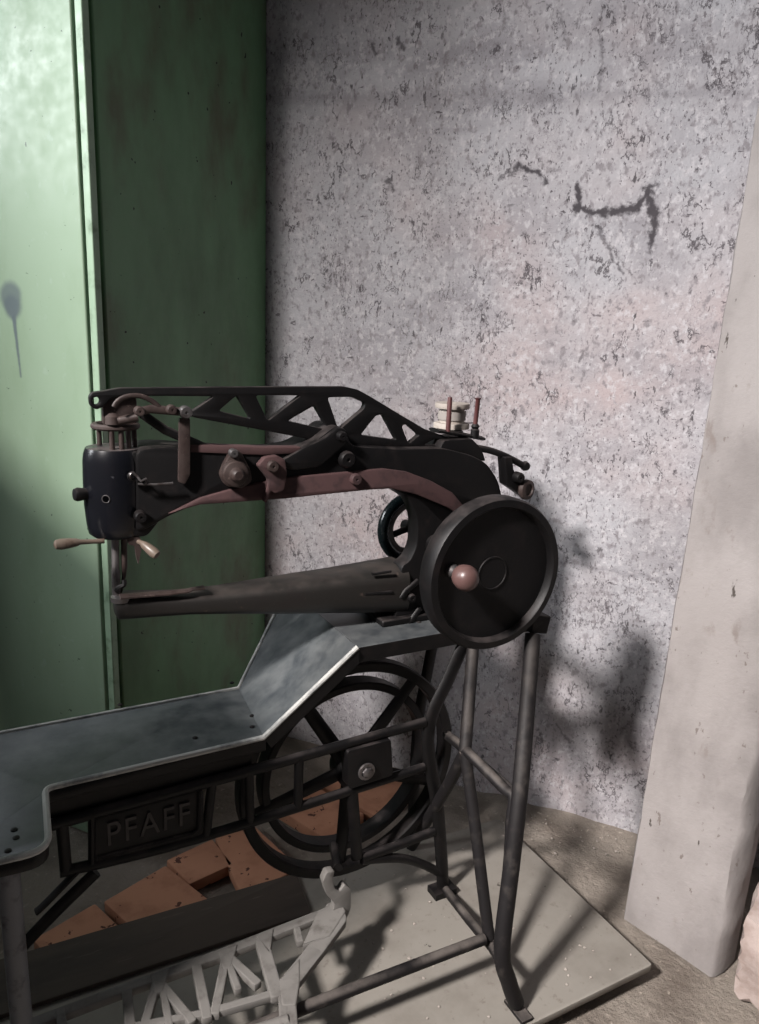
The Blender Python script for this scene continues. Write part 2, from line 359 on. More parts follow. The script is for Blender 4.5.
# ------------------------------------------------------------------ machine frame of reference (calibration units, u along the arm, v away, z up)
A = math.radians(62.0)
Ul = Vector((math.sin(A), math.cos(A), 0)); Vl = Vector((-math.cos(A), math.sin(A), 0))
def toroom(l): return Vector((l.dot(W), l.dot(N), l.z))
Uw, Vw = toroom(Ul), toroom(Vl)
O = onZ(440, 893, FZ)
RZ = math.atan2(Uw.y, Uw.x)
def loc(p):
    q = (p - O) / S; return Vector((q.dot(Uw), q.dot(Vw), q.z))
c0 = loc(CAM)
def P(px, py, v):
    r = ray(px, py); r = Vector((r.dot(Uw), r.dot(Vw), r.z)); return c0 + r * ((v - c0.y) / r.y)
def PU(px, py, u):
    r = ray(px, py); r = Vector((r.dot(Uw), r.dot(Vw), r.z)); return c0 + r * ((u - c0.x) / r.x)
def Q(px, py, z):
    r = ray(px, py); r = Vector((r.dot(Uw), r.dot(Vw), r.z)); return c0 + r * ((z - c0.z) / r.z)
def uz(pts, v): return [(P(x, y, v).x, P(x, y, v).z) for x, y in pts]
def uv(pts, z): return [(Q(x, y, z).x, Q(x, y, z).y) for x, y in pts]

# ------------------------------------------------------------------ board under the machine
bd = empty('wooden_board', (O.x, O.y, 0), RZ)
tag(bd, 'large dusty grey wooden board on the floor under the sewing machine', 'board')
bm = new()
out = rounded([(-1.0, -0.30), (0.232, -0.288), (0.230, 0.135), (-1.0, 0.172)], 0.006, 2)
a_prism(bm, out, (FZ - 0.016) / S, FZ / S, plane='uv', bevel=0.0012)
fin('panel', bm, M_board, bd, S)
for v in (-0.20, 0.06):
    bm = new(); a_box(bm, (-0.40, v, (FZ - 0.016) / 2 / S), (1.1, 0.05, (FZ - 0.0165) / S)); fin('batten', bm, M_board, bd, S, bevel=0.002)
# darker plank lying on it along the back edge
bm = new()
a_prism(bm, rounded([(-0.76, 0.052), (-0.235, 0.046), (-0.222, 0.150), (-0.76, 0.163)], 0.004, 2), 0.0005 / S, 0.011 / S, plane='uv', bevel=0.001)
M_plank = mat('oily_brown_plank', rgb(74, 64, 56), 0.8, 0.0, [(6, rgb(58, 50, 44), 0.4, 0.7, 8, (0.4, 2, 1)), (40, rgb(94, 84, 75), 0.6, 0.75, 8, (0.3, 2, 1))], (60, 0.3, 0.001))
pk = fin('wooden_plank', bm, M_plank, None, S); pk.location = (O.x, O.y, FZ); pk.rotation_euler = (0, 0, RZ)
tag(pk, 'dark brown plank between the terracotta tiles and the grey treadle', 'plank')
# terracotta tiles behind the board
e1 = Vector((0.926, 0.376)); e2 = Vector((0.376, -0.926))
tiles = [((-0.668, 0.212), 0.112, 'terracotta tile at the left end of the row under the machine'),
         ((-0.549, 0.252), 0.130, 'speckled terracotta tile next to the left end of the row under the machine'),
         ((-0.180, 0.394), 0.116, 'terracotta tile seen through the lower left of the spoked flywheel'),
         ((-0.064, 0.442), 0.150, 'terracotta tile seen through the lower right of the spoked flywheel')]
depth = [0.20, 0.185, 0.17, 0.19]
def brick(p0, Ln, D, label, z0=0.0, h=None, px=None):
    bm = new(); p0 = Vector(p0); q = [p0, p0 + e1 * Ln, p0 + e1 * Ln + e2 * D, p0 + e2 * D]
    if px: q = [Vector(x) for x in uv(px, -0.016)]
    h = h or 0.031
    a_prism(bm, rounded([tuple(x) for x in q], 0.004, 2), 0, h / S, plane='uv', bevel=0.002)
    for v in bm.verts: v.co += Vector((0, 0, z0 / S)) + Vector((mn.noise(v.co * 40), mn.noise(v.co * 40 + Vector((2, 2, 2))), 0)) * 0.002
    o = fin('terracotta_tile', bm, M_brick, None, S); o.location = (O.x, O.y, 0.001); o.rotation_euler = (0, 0, RZ)
    return tag(o, label, 'tile', 'terracotta tiles behind the board')
for (p0, Ln, lab), D in zip(tiles, depth): brick(p0, Ln, D * 0.96, lab)
brick((0, 0), 1, 1, 'short terracotta tile behind the dark gap in the row under the machine', px=[(166, 861), (212, 839), (233, 864), (190, 884)])
brick((0, 0), 1, 1, 'terracotta tile just left of the spoked flywheel, behind the board', px=[(215, 838), (250, 822), (300, 868), (243, 897)])

# ------------------------------------------------------------------ the sewing machine
sm = empty('sewing_machine', O, RZ)
tag(sm, 'old black cast iron treadle sewing machine with long arm on tubular stand', 'sewing machine')
def part(name, bm, mt, parent=None, bevel=0.0, smooth=40): return fin(name, bm, mt, parent or sm, S, smooth, bevel)
VA = 0.10; VN = 0.06
# --- table: flat top with a lobe, slope and raised bed
ZT, ZP, TH = 0.396, 0.516, 0.022
bm = new()
lob = uv([(50, 850), (0, 862)], ZT)
outl = [(-0.78, 0.165), (-0.324, 0.165), (-0.336, -0.006), (-0.642, -0.012), (-0.648, lob[0][1]), (-0.78, lob[1][1] + 0.004)]
flat = []
for i, p in enumerate(outl):
    flat.append(p)
o2 = rounded(outl[3:5], 0.0, 1) if False else None
def corner(a, b, c, r, n=6):
    a, b, c = Vector(a), Vector(b), Vector(c); d1 = (a - b).normalized() * r; d2 = (c - b).normalized() * r
    return [((b + d1) * (1 - s) ** 2 + b * 2 * s * (1 - s) + (b + d2) * s * s) for s in [j / n for j in range(n + 1)]]
topo = [outl[0], outl[1], outl[2]] + corner(outl[2], outl[3], outl[4], 0.012) + corner(outl[3], outl[4], outl[5], 0.028) + [outl[5]]
a_prism(bm, topo, ZT - TH, ZT, plane='uv', bevel=0.0015)
NB, FB = Vector((-0.340, -0.006, ZT)), Vector((-0.326, 0.165, ZT))
NT, FT, FM = Vector((-0.186, -0.006, ZP)), Vector((-0.19, 0.285, ZP)), Vector((-0.232, 0.248, 0.483))
dn = Vector((0.012, 0, -0.020))
def slab(pts, off):
    a = [bm.verts.new(p) for p in pts]; b = [bm.verts.new(p + off) for p in pts]
    bm.faces.new(a); bm.faces.new(b[::-1])
    for i in range(len(a)): k = (i + 1) % len(a); bm.faces.new((a[i], b[i], b[k], a[k]))
slab([NB, NT, FT, FM, FB], dn)
slab([NT, Vector((0.035, -0.006, ZP)), Vector((0.035, 0.285, ZP)), FT], Vector((0, 0, -0.026)))
table = part('table', bm, M_table, bevel=0.0015, smooth=30)
table.data.materials.append(M_iron)
for p in table.data.polygons: p.material_index = 0 if p.normal.z > 0.4 else 1
bm = new()
hgt = Vector((0, 0, 0.001))
near = [Vector((p[0], p[1], ZT + 0.0005)) for p in topo[2:-1]]
a_tube(bm, [Vector((-0.187, -0.004, ZP)), NB + Vector((0, 0.002, 0.0))] + near[1:] + [Vector((-0.78, outl[5][1], ZT))], 0.0042, 8)
a_tube(bm, [Vector((-0.78, 0.163, ZT)), FB, FM, FT], 0.0036, 8)
part('table_edge', bm, M_rim, table)
for px, py in [(232, 683), (252, 700), (252, 716), (252, 727), (14, 830), (16, 838), (8, 851), (120, 705), (195, 738)]:
    bm = new(); q = Q(px, py, ZT); a_lathe(bm, [(0, 0), (0.004, 0.0), (0.004, 0.001), (0.002, 0.0022), (0, 0.0024)], q, (0, 0, 1), 12); part('screw', bm, M_iron, table)
# apron below the near edge
bm = new(); a_box(bm, (-0.50, 0.010, ZT - TH - 0.018), (0.29, 0.010, 0.036)); part('apron', bm, M_iron, bevel=0.001)
# --- cast side frames
def scl(p):               # pixels per unit at a point of the machine
    w_ = O + (Uw * p.x + Vw * p.y + Vector((0, 0, p.z))) * S - CAM
    return F * S / -(w_.dot(az))
def bars(bm, v, lst, th=0.014):
    for pts, wpx in lst:
        q = [P(x, y, v) for x, y in pts]
        a_tube(bm, smooth_path(q, 5) if len(q) > 2 else q, wpx / 2 / scl(q[0]), 10, flat=(1, th / (wpx / scl(q[0]))))
def frame_bars(bm, v):
    bars(bm, v, [([(40, 828), (260, 768), (425, 722)], 13), ([(60, 872), (198, 838), (424, 767)], 12),
                 ([(470, 634), (461, 650), (448, 680), (433, 712), (428, 738), (431, 768), (437, 803), (441, 850), (443, 888)], 15),
                 ([(434, 831), (396, 846), (362, 858)], 10), ([(442, 874), (422, 864), (398, 858), (362, 860)], 9),
                 ([(352, 790), (357, 858)], 13), ([(249, 773), (250, 822)], 10), ([(299, 757), (298, 806)], 10), ([(62, 824), (66, 870)], 12),
                 ([(212, 783), (206, 834)], 10), ([(92, 812), (92, 862)], 8),
                 ([(96, 872), (55, 912), (14, 955)], 13), ([(80, 868), (45, 904), (36, 912)], 6)])
bm = new(); frame_bars(bm, 0.0)
q = P(442, 893, 0.0); a_box(bm, (q.x, q.y, 0.006), (0.045, 0.03, 0.012))
side = part('side_frame', bm, M_iron)
bm = new()
a_prism(bm, rounded(uz([(344, 748), (388, 736), (390, 772), (346, 786)], 0.0), 0.006), -0.012, 0.016, bevel=0.002)
hub = part('hub_bearing', bm, M_iron, side)
bm = new(); q = P(366, 771, -0.014)
a_lathe(bm, ring_prof(0.009, 0.015, 0, 0.004), q, (0, -1, 0), 24)
a_lathe(bm, [(0, 0), (0.009, 0), (0.009, 0.006), (0.007, 0.008), (0, 0.009)], q, (0, -1, 0), 6)
part('bolt', bm, M_steel, side)
# name plate with raised letters
bm = new(); quad = [(94, 818), (203, 788), (203, 833), (94, 862)]
a_prism(bm, rounded(uz(quad, 0.0), 0.008), -0.004, 0.004, bevel=0.001)
np_ = part('name_plate', bm, M_iron, side)
bm = new(); ql = [P(x, y, -0.005) for x, y in quad]
mid = [ql[3] + Vector((0.004, 0, 0.004)), ql[2] + Vector((-0.004, 0, 0.004)), ql[1] + Vector((-0.004, 0, -0.004))]
a_tube(bm, [mid[0], mid[1] + Vector((-0.012, 0, 0)), mid[1] + Vector((-0.002, 0, 0.006)), mid[2]], 0.0035, 8)
part('raised_rim', bm, M_tube, np_)
def letters(txt, h, mt, name, parent, org, xdir):
    cu = bpy.data.curves.new('tmp', 'FONT'); cu.body = txt; cu.size = h; cu.extrude = 0.0015; cu.space_character = 1.15
    ob = bpy.data.objects.new('tmp', cu); C.objects.link(ob); dg = bpy.context.evaluated_depsgraph_get(); dg.update()
    me = bpy.data.meshes.new_from_object(ob.evaluated_get(dg)); bm = new(); bm.from_mesh(me)
    bpy.data.objects.remove(ob); bpy.data.curves.remove(cu); bpy.data.meshes.remove(me)
    xd = xdir.normalized(); zd = Vector((0, 0, 1)); wd = max(v.co.x for v in bm.verts); kx = xdir.length / wd
    for v in bm.verts:
        x, y, z = v.co; v.co = org + xd * (x * kx) + zd * y + Vector((0, -1, 0)) * z
    return part(name, bm, mt, parent)
l0, l1 = P(106, 846, -0.006), P(190, 823, -0.006)
letters('PFAFF', 0.052, mat('worn_raised_iron', rgb(58, 54, 53), 0.6), 'lettering', np_, l0, l1 - l0)
# far frame: leg and rail
bm = new(); bars(bm, 0.13, [([(434, 636), (426, 678), (419, 716), (415, 770), (412, 847)], 13)])
part('side_frame', bm, M_iron)
# --- flywheel with two rims
FC = Vector((-0.168, 0.05, 0.270)); bm = new(); AX = (0, -1, 0)
a_lathe(bm, ring_prof(0.180, 0.198, -0.012, 0.016), FC, AX, 72)
fly = part('flywheel', bm, M_iron)
bm = new(); a_lathe(bm, ring_prof(0.143, 0.157, -0.028, 0.004), FC, AX, 64); part('inner_rim', bm, M_iron, fly)
bm = new(); a_lathe(bm, [(0, -0.03), (0.024, -0.03), (0.028, -0.02), (0.028, 0.02), (0.018, 0.032), (0, 0.034)], FC, AX, 28)
a_tube(bm, [FC + Vector((0, -0.05, 0)), FC + Vector((0, 0.085, 0))], 0.008, 14); part('hub', bm, M_iron, fly)
for k in range(5):
    a = math.radians(50 + 72 * k); d = Vector((math.cos(a), 0, math.sin(a)))
    bm = new(); a_tube(bm, [FC + d * 0.020, FC + d * 0.180], [0.0135, 0.0110], 10, flat=(1, 0.55)); part('spoke', bm, M_iron, fly)
# pitman rod from the wheel down to the treadle
bm = new(); a_tube(bm, [FC + Vector((-0.05, -0.052, -0.10)), P(338, 868, -0.055)], 0.0075, 10); part('pitman_rod', bm, M_iron)
# --- tubular outrigger
bm = new()
tF = [P(533, 634, -0.105), P(527, 710, -0.15), P(520, 790, -0.20), P(511, 870, -0.228), P(502, 950, -0.25), P(509, 982, -0.256), P(516, 1004, -0.258)]
tF[-1].z = 0.0105
a_tube(bm, smooth_path(tF, 5), 0.0125, 16)
legF = part('leg', bm, M_tube)
bm = new(); a_box(bm, (tF[-1].x, tF[-1].y - 0.006, 0.003), (0.02, 0.045, 0.006)); part('foot', bm, M_tube, legF, 0.001)
bm = new(); q = P(538, 624, -0.10); a_box(bm, q + Vector((0.002, 0.010, 0)), (0.036, 0.03, 0.030), Matrix.Rotation(0.2, 3, 'Y'))
a_tube(bm, [q + Vector((0, 0.01, 0)), Vector((0.02, 0.02, 0.495))], 0.014, 10); part('top_bracket', bm, M_tube, legF, 0.003)
J = PU(465, 752, -0.03); foot2 = PU(489, 938, -0.03)
bm = new(); a_tube(bm, [P(474, 634, 0.0), J], 0.0105, 14); a_tube(bm, [J, PU(475, 825, -0.03), foot2], 0.0095, 14); part('leg', bm, M_tube)
bm = new(); a_tube(bm, [J, PU(450, 782, -0.03), P(412, 846, 0.10)], 0.010, 12); part('brace', bm, M_tube)
bm = new(); b1 = P(513, 797, -0.195)
a_tube(bm, smooth_path([P(447, 735, 0.02), J + Vector((0, 0, 0.004)), b1.lerp(J, 0.18), b1, P(511, 822, -0.205), P(508, 870, -0.22), P(499, 945, -0.245)], 4), 0.0085, 12); part('brace', bm, M_tube)
bm = new(); a_tube(bm, [P(466, 749, -0.06), P(516, 791, -0.19)], 0.0045, 10); part('brace', bm, M_tube)
bm = new(); rail = [P(444, 893, 0.0) + Vector((0, 0, 0.010)), PU(470, 921, -0.03), PU(492, 947, -0.03), P(503, 965, -0.25)]
a_tube(bm, rail, 0.0078, 12); part('base_rail', bm, M_tube)
bm = new(); bb = [P(484, 939, -0.19), P(400, 971, -0.19), P(314, 1004, -0.19)]; bb.append(bb[2] + (bb[2] - bb[1]) * 1.3); bb[3].z = bb[2].z
a_tube(bm, bb, 0.0088, 12); part('base_rail', bm, M_tube)
bm = new(); pl = [P(8, 868, -0.12), P(10, 960, -0.12)]; pl[1].x = pl[0].x; pl.append(Vector((pl[0].x, -0.12, 0.0))); pl[0].z = ZT - TH
a_tube(bm, pl, 0.0125, 14); part('leg', bm, mat('worn_grey_tube', rgb(104, 106, 110), 0.5, 0.0, [(30, rgb(66, 66, 68), 0.5, 0.7)]))
bm = new(); a_tube(bm, [bb[3], Vector((pl[0].x, -0.12, 0.075))], 0.0105, 12); part('base_rail', bm, M_tube)
# --- treadle
ZD = 0.10; bm = new()
def tq(x, y): return Q(x, y, ZD)
zo = [0.0]
def flatbar(pts, wpx):      # flat webs of the casting
    q = [tq(*p) for p in pts]; h = wpx / 2 / scl(q[0])
    for p, r in zip(q, q[1:]):
        d = (r - p).normalized(); n_ = Vector((-d.y, d.x, 0)) * h; e = d * h * 0.5
        a_prism(bm, rounded([tuple((x)[:2]) for x in (p - e + n_, r + e + n_, r + e - n_, p - e - n_)], h * 0.5, 2), ZD - 0.006 + zo[0], ZD + 0.006 + zo[0], plane='uv', bevel=0.002); zo[0] += 0.00009
def web(pts): zo[0] += 0.00009; a_prism(bm, rounded([(tq(*p).x, tq(*p).y) for p in pts], 0.003, 2), ZD - 0.0058 + zo[0], ZD + 0.0058 + zo[0], plane='uv', bevel=0.002)
bars_t = [([(-10, 1042), (100, 1000), (215, 958), (334, 911)], 13), ([(334, 908), (338, 922), (314, 954), (287, 988)], 17), ([(286, 986), (290, 1044)], 17),
          ([(110, 1034), (205, 1016), (284, 993)], 9), ([(127, 994), (131, 1034)], 10), ([(157, 984), (143, 1034)], 9), ([(159, 984), (192, 1024)], 9), ([(162, 986), (170, 1030)], 7),
          ([(197, 970), (207, 1020)], 10), ([(226, 960), (215, 1016)], 9), ([(227, 961), (238, 992)], 7), ([(229, 960), (257, 986)], 9), ([(262, 945), (277, 998)], 13),
          ([(297, 932), (300, 944)], 7), ([(60, 1014), (66, 1046)], 9)]
for pts, wpx in bars_t: flatbar(pts, wpx)
web([(318, 914), (340, 905), (346, 915), (330, 940), (302, 950)]); web([(278, 985), (300, 962), (300, 985), (296, 1010), (282, 1010)])
web([(150, 978), (170, 971), (163, 996), (154, 998)]); web([(218, 955), (238, 948), (231, 972), (223, 974)]); web([(255, 940), (274, 932), (270, 958)])
tread = part('treadle', bm, M_treadle)
bm = new(); hk = [(329, 918), (333, 901), (325, 892), (321, 879), (325, 870), (333, 868), (331, 877), (333, 886), (338, 889), (343, 882), (349, 886), (349, 905), (343, 921)]
vh = tq(336, 910).y
a_prism(bm, rounded(uz(hk, vh), 0.003, 3), vh - 0.007, vh + 0.007, bevel=0.001); part('hook', bm, M_treadle, tread)
bm = new(); a_tube(bm, [tq(289, 1022), Vector((bb[3].x, bb[3].y, bb[3].z))], 0.010, 10); part('pivot_lug', bm, M_treadle, tread)
# --- arm
bm = new()
arm_px = [(136, 450), (160, 447), (190, 449), (240, 453), (278, 452), (300, 449), (314, 442), (323, 435), (333, 427), (341, 426), (347, 433), (352, 446), (400, 449), (443, 448), (471, 455), (487, 463), (497, 477), (502, 491),
          (503, 530), (470, 540), (447, 530), (420, 503), (390, 487), (370, 488), (350, 490), (284, 497), (199, 504), (170, 516), (146, 530), (136, 532)]
a_prism(bm, rounded(uz(arm_px, VN), 0.012, 3), VN, VA + 0.04, bevel=0.004)
arm = part('arm', bm, M_iron)
bm = new(); col_px = [(396, 484), (470, 495), (500, 515), (500, 555), (476, 640), (392, 640), (396, 612), (402, 566), (410, 561), (417, 546), (418, 520), (412, 503)]
a_prism(bm, rounded(uz(col_px, VN), 0.012, 3), VN, VN + 0.035, bevel=0.004); part('column', bm, M_iron, arm)
bm = new()
fl = [(168, 513), (200, 497), (240, 486), (284, 477), (351, 471), (382, 468), (405, 471), (429, 480), (451, 492), (461, 504), (458, 515), (446, 507), (415, 494), (390, 488), (370, 489), (350, 491), (284, 498), (199, 504)]
a_prism(bm, uz(fl, VN), VN - 0.007, VN + 0.01, bevel=0.003); part('reddish_flange', bm, M_pink, arm)
bm = new(); a_prism(bm, uz([(190, 444), (262, 447), (300, 447), (300, 453), (262, 455), (190, 452)], VN), VN - 0.003, VN + 0.02, bevel=0.002); part('top_strip', bm, M_pink, arm)
bm = new()
a_prism(bm, rounded(uz([(304, 446), (322, 438), (336, 427), (344, 428), (346, 440), (335, 452), (318, 466), (290, 470), (276, 462)], VN), 0.006), VN - 0.008, VN + 0.01, bevel=0.003); part('lug', bm, M_iron, arm)
def bolt(px, py, v, rpx, h, mt, name='bolt', parent=None, sides=20):
    bm = new(); r = rpx / scl(P(px, py, v))
    a_lathe(bm, [(0, -0.004), (r, -0.004), (r, h * 0.6), (r * 0.8, h), (r * 0.25, h), (r * 0.2, h * 0.8), (0, h * 0.8)], P(px, py, v), (0, -1, 0), sides)
    return part(name, bm, mt, parent or arm)
bolt(346, 459, VN - 0.004, 8.5, 0.010, M_iron); bolt(341, 436, VN - 0.010, 5, 0.009, M_iron); bolt(355, 479, VN - 0.008, 6, 0.008, M_pink)
# rear top block with the thread stand
bm = new(); a_prism(bm, rounded(uz([(440, 452), (446, 441), (474, 439), (484, 449), (488, 462), (462, 458)], VN), 0.004), VN + 0.005, VA + 0.03, bevel=0.003); part('rear_block', bm, M_iron, arm)
bm = new(); a_tube(bm, [P(434, 430, VA - 0.01), P(460, 434, VA - 0.01), P(480, 438, VA - 0.01)], 0.011, 10, flat=(0.35, 1.6)); thst = part('thread_stand', bm, M_iron)
for (a, b) in (((450, 399), (448, 432)), ((478, 400), (475, 427))):
    bm = new(); v = VA - 0.022
    a_tube(bm, [P(*b, v), P(*a, v), P(a[0], a[1] - 2, v)], [0.004, 0.004, 0.006] if a[0] > 470 else [0.0042, 0.004, 0.0028], 12); part('thread_pin', bm, M_redpin, thst)
bm = new(); a_lathe(bm, [(0, -.012), (0.0075, -.012), (0.0075, 0.002), (0.0055, 0.004), (0.0075, 0.008), (0.005, 0.012), (0, 0.012)], P(475, 431, VA - 0.022), (0, 0, 1), 16); part('pin_socket', bm, M_iron, thst)
bm = new(); a_lathe(bm, [(0, 0), (0.022, 0), (0.022, 0.003), (0, 0.004)], P(450, 432, VA) , (0, 0, 1), 24); part('spool_plate', bm, M_iron, thst)
# tensioner behind the arm
bm = new(); a_tube(bm, smooth_path([P(470, 447, VN + 0.02), P(488, 450, VN + 0.01), P(505, 456, VN), P(524, 466, VN)], 3), 0.0058, 10); a_lathe(bm, [(0, -0.009), (0.007, -0.006), (0.009, 0), (0.007, 0.006), (0, 0.009)], P(525, 466, VN), (0, -1, 0), 14); tn = part('tension_arm', bm, M_iron)
bm = new(); a_prism(bm, rounded(uz([(501, 456), (508, 456), (510, 470), (520, 477), (519, 486), (527, 492), (522, 497), (508, 487), (503, 484)], VN), 0.003), VN - 0.012, VN + 0.012, bevel=0.002); part('tension_bracket', bm, M_iron, tn)
bolt(517, 477, VN - 0.014, 5.5, 0.012, M_iron, 'tension_nut', tn)
bm = new(); q = P(523, 489, VN - 0.01); a_lathe(bm, [(0, 0), (0.0145, 0), (0.018, 0.005), (0.0172, 0.012), (0.011, 0.0135), (0.009, 0.010), (0, 0.010)], q, (0.25, -1, 0.05), 28); part('tension_knob', bm, M_rust, tn)
# --- lattice lever on top of the arm
VLv = 0.082
lev_out = [(89, 397), (92, 392.5), (104, 391), (120, 388), (220, 387), (345, 386.5), (358, 389.5), (370, 396), (398, 413), (425, 429), (450, 438), (470, 440), (470, 449), (400, 448), (352, 447), (318, 441), (256, 429), (196, 418), (186, 415), (196, 409), (214, 396.5), (140, 396), (112, 398), (104, 407), (96, 410), (90, 406)]
holes = [[(219, 411), (237, 395.5), (251, 419)], [(256, 395.5), (301, 395.5), (268, 421)], [(288, 421), (315, 405.5), (329, 430)], [(328, 397.5), (352, 397), (366, 403), (364, 409), (339, 430)], [(361, 435), (376, 416), (383, 414), (397, 440)], [(402, 426), (407, 424), (420, 435), (409, 444)], [(424, 445), (436, 438.5), (447, 445)]]
eye = [(96.5 + 3.6 * math.cos(t * 0.524), 401 + 4 * math.sin(t * 0.524)) for t in range(12)]
bm = new()
a_prism(bm, rounded(uz(lev_out, VLv), 0.004, 3), VLv, VLv + 0.014, [rounded(uz(h, VLv), 0.0045, 3) for h in holes] + [uz(eye, VLv)], bevel=0.002)
lever = part('lattice_lever', bm, M_iron)
# --- head
HC = P(115, 470, VA); hr = (P(147, 490, VA).x - P(83, 490, VA).x) / 2
zt, zb = P(114, 452, VA - hr).z, P(115, 542, VA - hr).z; hh = zt - zb
bm = new()
a_lathe(bm, [(0, 0), (hr * .80, 0), (hr * .90, .004), (hr * .95, .016), (hr * 1.0, hh * .35), (hr * 1.0, hh * .62), (hr * .98, hh - .018), (hr * .95, hh - .008), (hr * .88, hh), (0, hh + .002)], (HC.x, VA, zb), (0, 0, 1), 48)
head = part('head', bm, M_gloss)
bm = new(); a_prism(bm, rounded(uz([(130, 452), (160, 452), (162, 520), (148, 538), (130, 538)], VN), 0.008), VN + 0.004, VA + 0.03, bevel=0.004); part('head_block', bm, M_iron, head)
def onhead(px, py):     # point on the near side of the head cylinder
    v = VA
    lo, hi = VA - hr, VA
    for _ in range(30):
        mid_ = (lo + hi) / 2; q = P(px, py, mid_)
        if (q.x - HC.x) ** 2 + (q.y - VA) ** 2 > hr * hr: lo = mid_
        else: hi = mid_
    return P(px, py, lo)
q = onhead(106, 499); nn = Vector((q.x - HC.x, q.y - VA, 0)).normalized()
bm = new(); a_lathe(bm, [(0, 0.0008), (0.0046, 0.0008), (0.0046, -0.004)], q, nn, 20); part('oil_hole', bm, M_hole, head)
bm = new(); a_lathe(bm, ring_prof(0.0045, 0.0056, -0.002, 0.0012), q, nn, 20); part('hole_rim', bm, M_steel, head)
for px, py in ((103, 468), (113, 524), (100, 522)):
    q = onhead(px, py); nn = Vector((q.x - HC.x, q.y - VA, 0)).normalized()
bm = new(); q = P(84, 494, VA - 0.012); a_lathe(bm, [(0, -.008), (0.0075, -.008), (0.0085, 0.002), (0.0095, 0.009), (0.008, 0.013), (0, 0.0145)], q, (-1, -0.25, 0.05), 20); part('side_knob', bm, M_iron, head)
bolt(140, 516, VN - 0.008, 6, 0.010, M_iron, 'bolt', head)
# top ring and posts
bm = new(); rc = P(115.5, 426, VA); a_lathe(bm, ring_prof(0.0225, 0.0325, -0.0035, 0.0045, 0.25), rc, (0, 0, 1), 44); ringo = part('top_ring', bm, M_rust, head)
for du, dv in ((-0.006, -0.025), (0.006, -0.026), (0.016, -0.021), (0.026, -0.008), (-0.016, 0.02), (0.014, 0.023)):
    bm = new(); p = Vector((HC.x + du, VA + dv, zt - 0.004)); a_tube(bm, [p, Vector((p.x, p.y, rc.z + 0.002))], 0.0036, 10); part('post', bm, M_rust, ringo)
bm = new(); a_prism(bm, rounded(uz([(103, 428), (103, 398), (108, 391.5), (130, 391.5), (137, 398), (137, 428)], VA - 0.01), 0.010, 4), VA - 0.01, VA + 0.004, bevel=0.002); part('lever_plate', bm, M_rust, head)
bm = new(); a_lathe(bm, [(0, 0), (0.010, 0), (0.0095, 0.010), (0.005, 0.014), (0, 0.015)], P(113, 424, VA - 0.025), (0, 0, 1), 20); a_tube(bm, [P(118, 421, VA - 0.03), P(138, 417, VA - 0.035)], 0.006, 12); part('crank_block', bm, M_rust, head)
vl = VA - 0.045
bm = new(); a_tube(bm, smooth_path([P(114, 407, vl), P(118, 401, vl), P(127, 396.5, vl), P(140, 396, vl), P(152, 401, vl), P(160, 408, vl)], 4), 0.0034, 10, flat=(1, 0.6)); part('curved_finger', bm, M_rust, head)
bm = new(); a_tube(bm, [P(139, 412, vl), P(150, 409, vl), P(186, 412, vl)], 0.0058, 12, flat=(1, 0.45)); link = part('link_bar', bm, M_rust)
for px, py, r in ((139, 411, 5), (171, 409.5, 5), (185, 412, 6.5)): bolt(px, py, vl - 0.006, r, 0.009, M_rust if r < 6 else M_steel, 'bolt', link)
bm = new(); a_prism(bm, rounded(uz([(179, 418), (190, 418), (190, 474), (185, 484), (178, 482)], VN - 0.008), 0.003), VN - 0.010, VN - 0.004, bevel=0.001); part('hanging_plate', bm, M_rust, link)
bm = new(); a_tube(bm, [P(142, 414, vl + 0.01), P(165, 430, VN - 0.002), P(190, 441, VN), P(206, 448, VN + .004)], 0.0062, 12, flat=(1, 0.6)); part('sloping_bar', bm, M_iron, arm)
# thread guide wire on the head
vw = VN - 0.012
bm = new(); a_tube(bm, smooth_path([P(134, 481, VN - .004), P(130, 477, vw), P(132, 473, vw), P(137, 476, vw), P(141, 481, vw - .004), P(146, 479, vw), P(145, 484, vw), P(138, 484, vw), P(155, 484.5, vw), P(173, 483, vw)], 3), 0.0017, 8); part('thread_guide', bm, M_steel, head)
bm = new(); a_lathe(bm, ring_prof(0.003, 0.0068, 0, 0.005), P(132, 476, VN - 0.006), (0, -1, 0), 20); part('guide_eye', bm, M_iron, head)
# handles under the head
def handle(p0, p1, p2, mt, name='handle'):
    bm = new(); pts = [p0.lerp(p1, t) for t in (0, .5, 1)] + [p1.lerp(p2, t) for t in (.12, .4, .75, .95, 1)]
    a_tube(bm, pts, [0.0035, 0.0033, 0.0036, 0.0055, 0.0068, 0.0076, 0.0062, 0.003], 14); return part(name, bm, mt, head)
handle(P(104, 541, VA - 0.03), P(80, 542, VA - 0.035), P(54, 545, VA - 0.04), M_horn)
handle(P(132, 539, VA - 0.02), P(142, 543, VA - 0.04), P(158, 556, VA - 0.06), M_horn)
bm = new(); a_prism(bm, rounded(uz([(126, 536), (140, 537), (141, 548), (138, 564), (136, 556), (134, 545), (128, 544)], VA - 0.03), 0.002), VA - 0.034, VA - 0.026); part('cam_tab', bm, M_rust, head)
bm = new(); a_tube(bm, [P(115, 536, VA), P(115.5, 570, VA), P(115.8, 571, VA), P(116.2, 594, VA)], [0.0052, 0.0052, 0.0062, 0.0056], 16); pb = part('presser_bar', bm, M_steel)
bm = new(); a_tube(bm, smooth_path([P(116, 592, VA), P(118, 588, VA - .01), P(124, 585, VA - .014), P(124, 580, VA - .012)], 3), 0.0035, 8); part('presser_foot', bm, M_iron, pb)
bm = new(); a_tube(bm, [P(124, 536, VA), P(124.5, 566, VA), P(124, 576, VA), P(121, 594, VA)], [0.0042, 0.0042, 0.0028, 0.0014], 12); part('needle_bar', bm, M_rust)
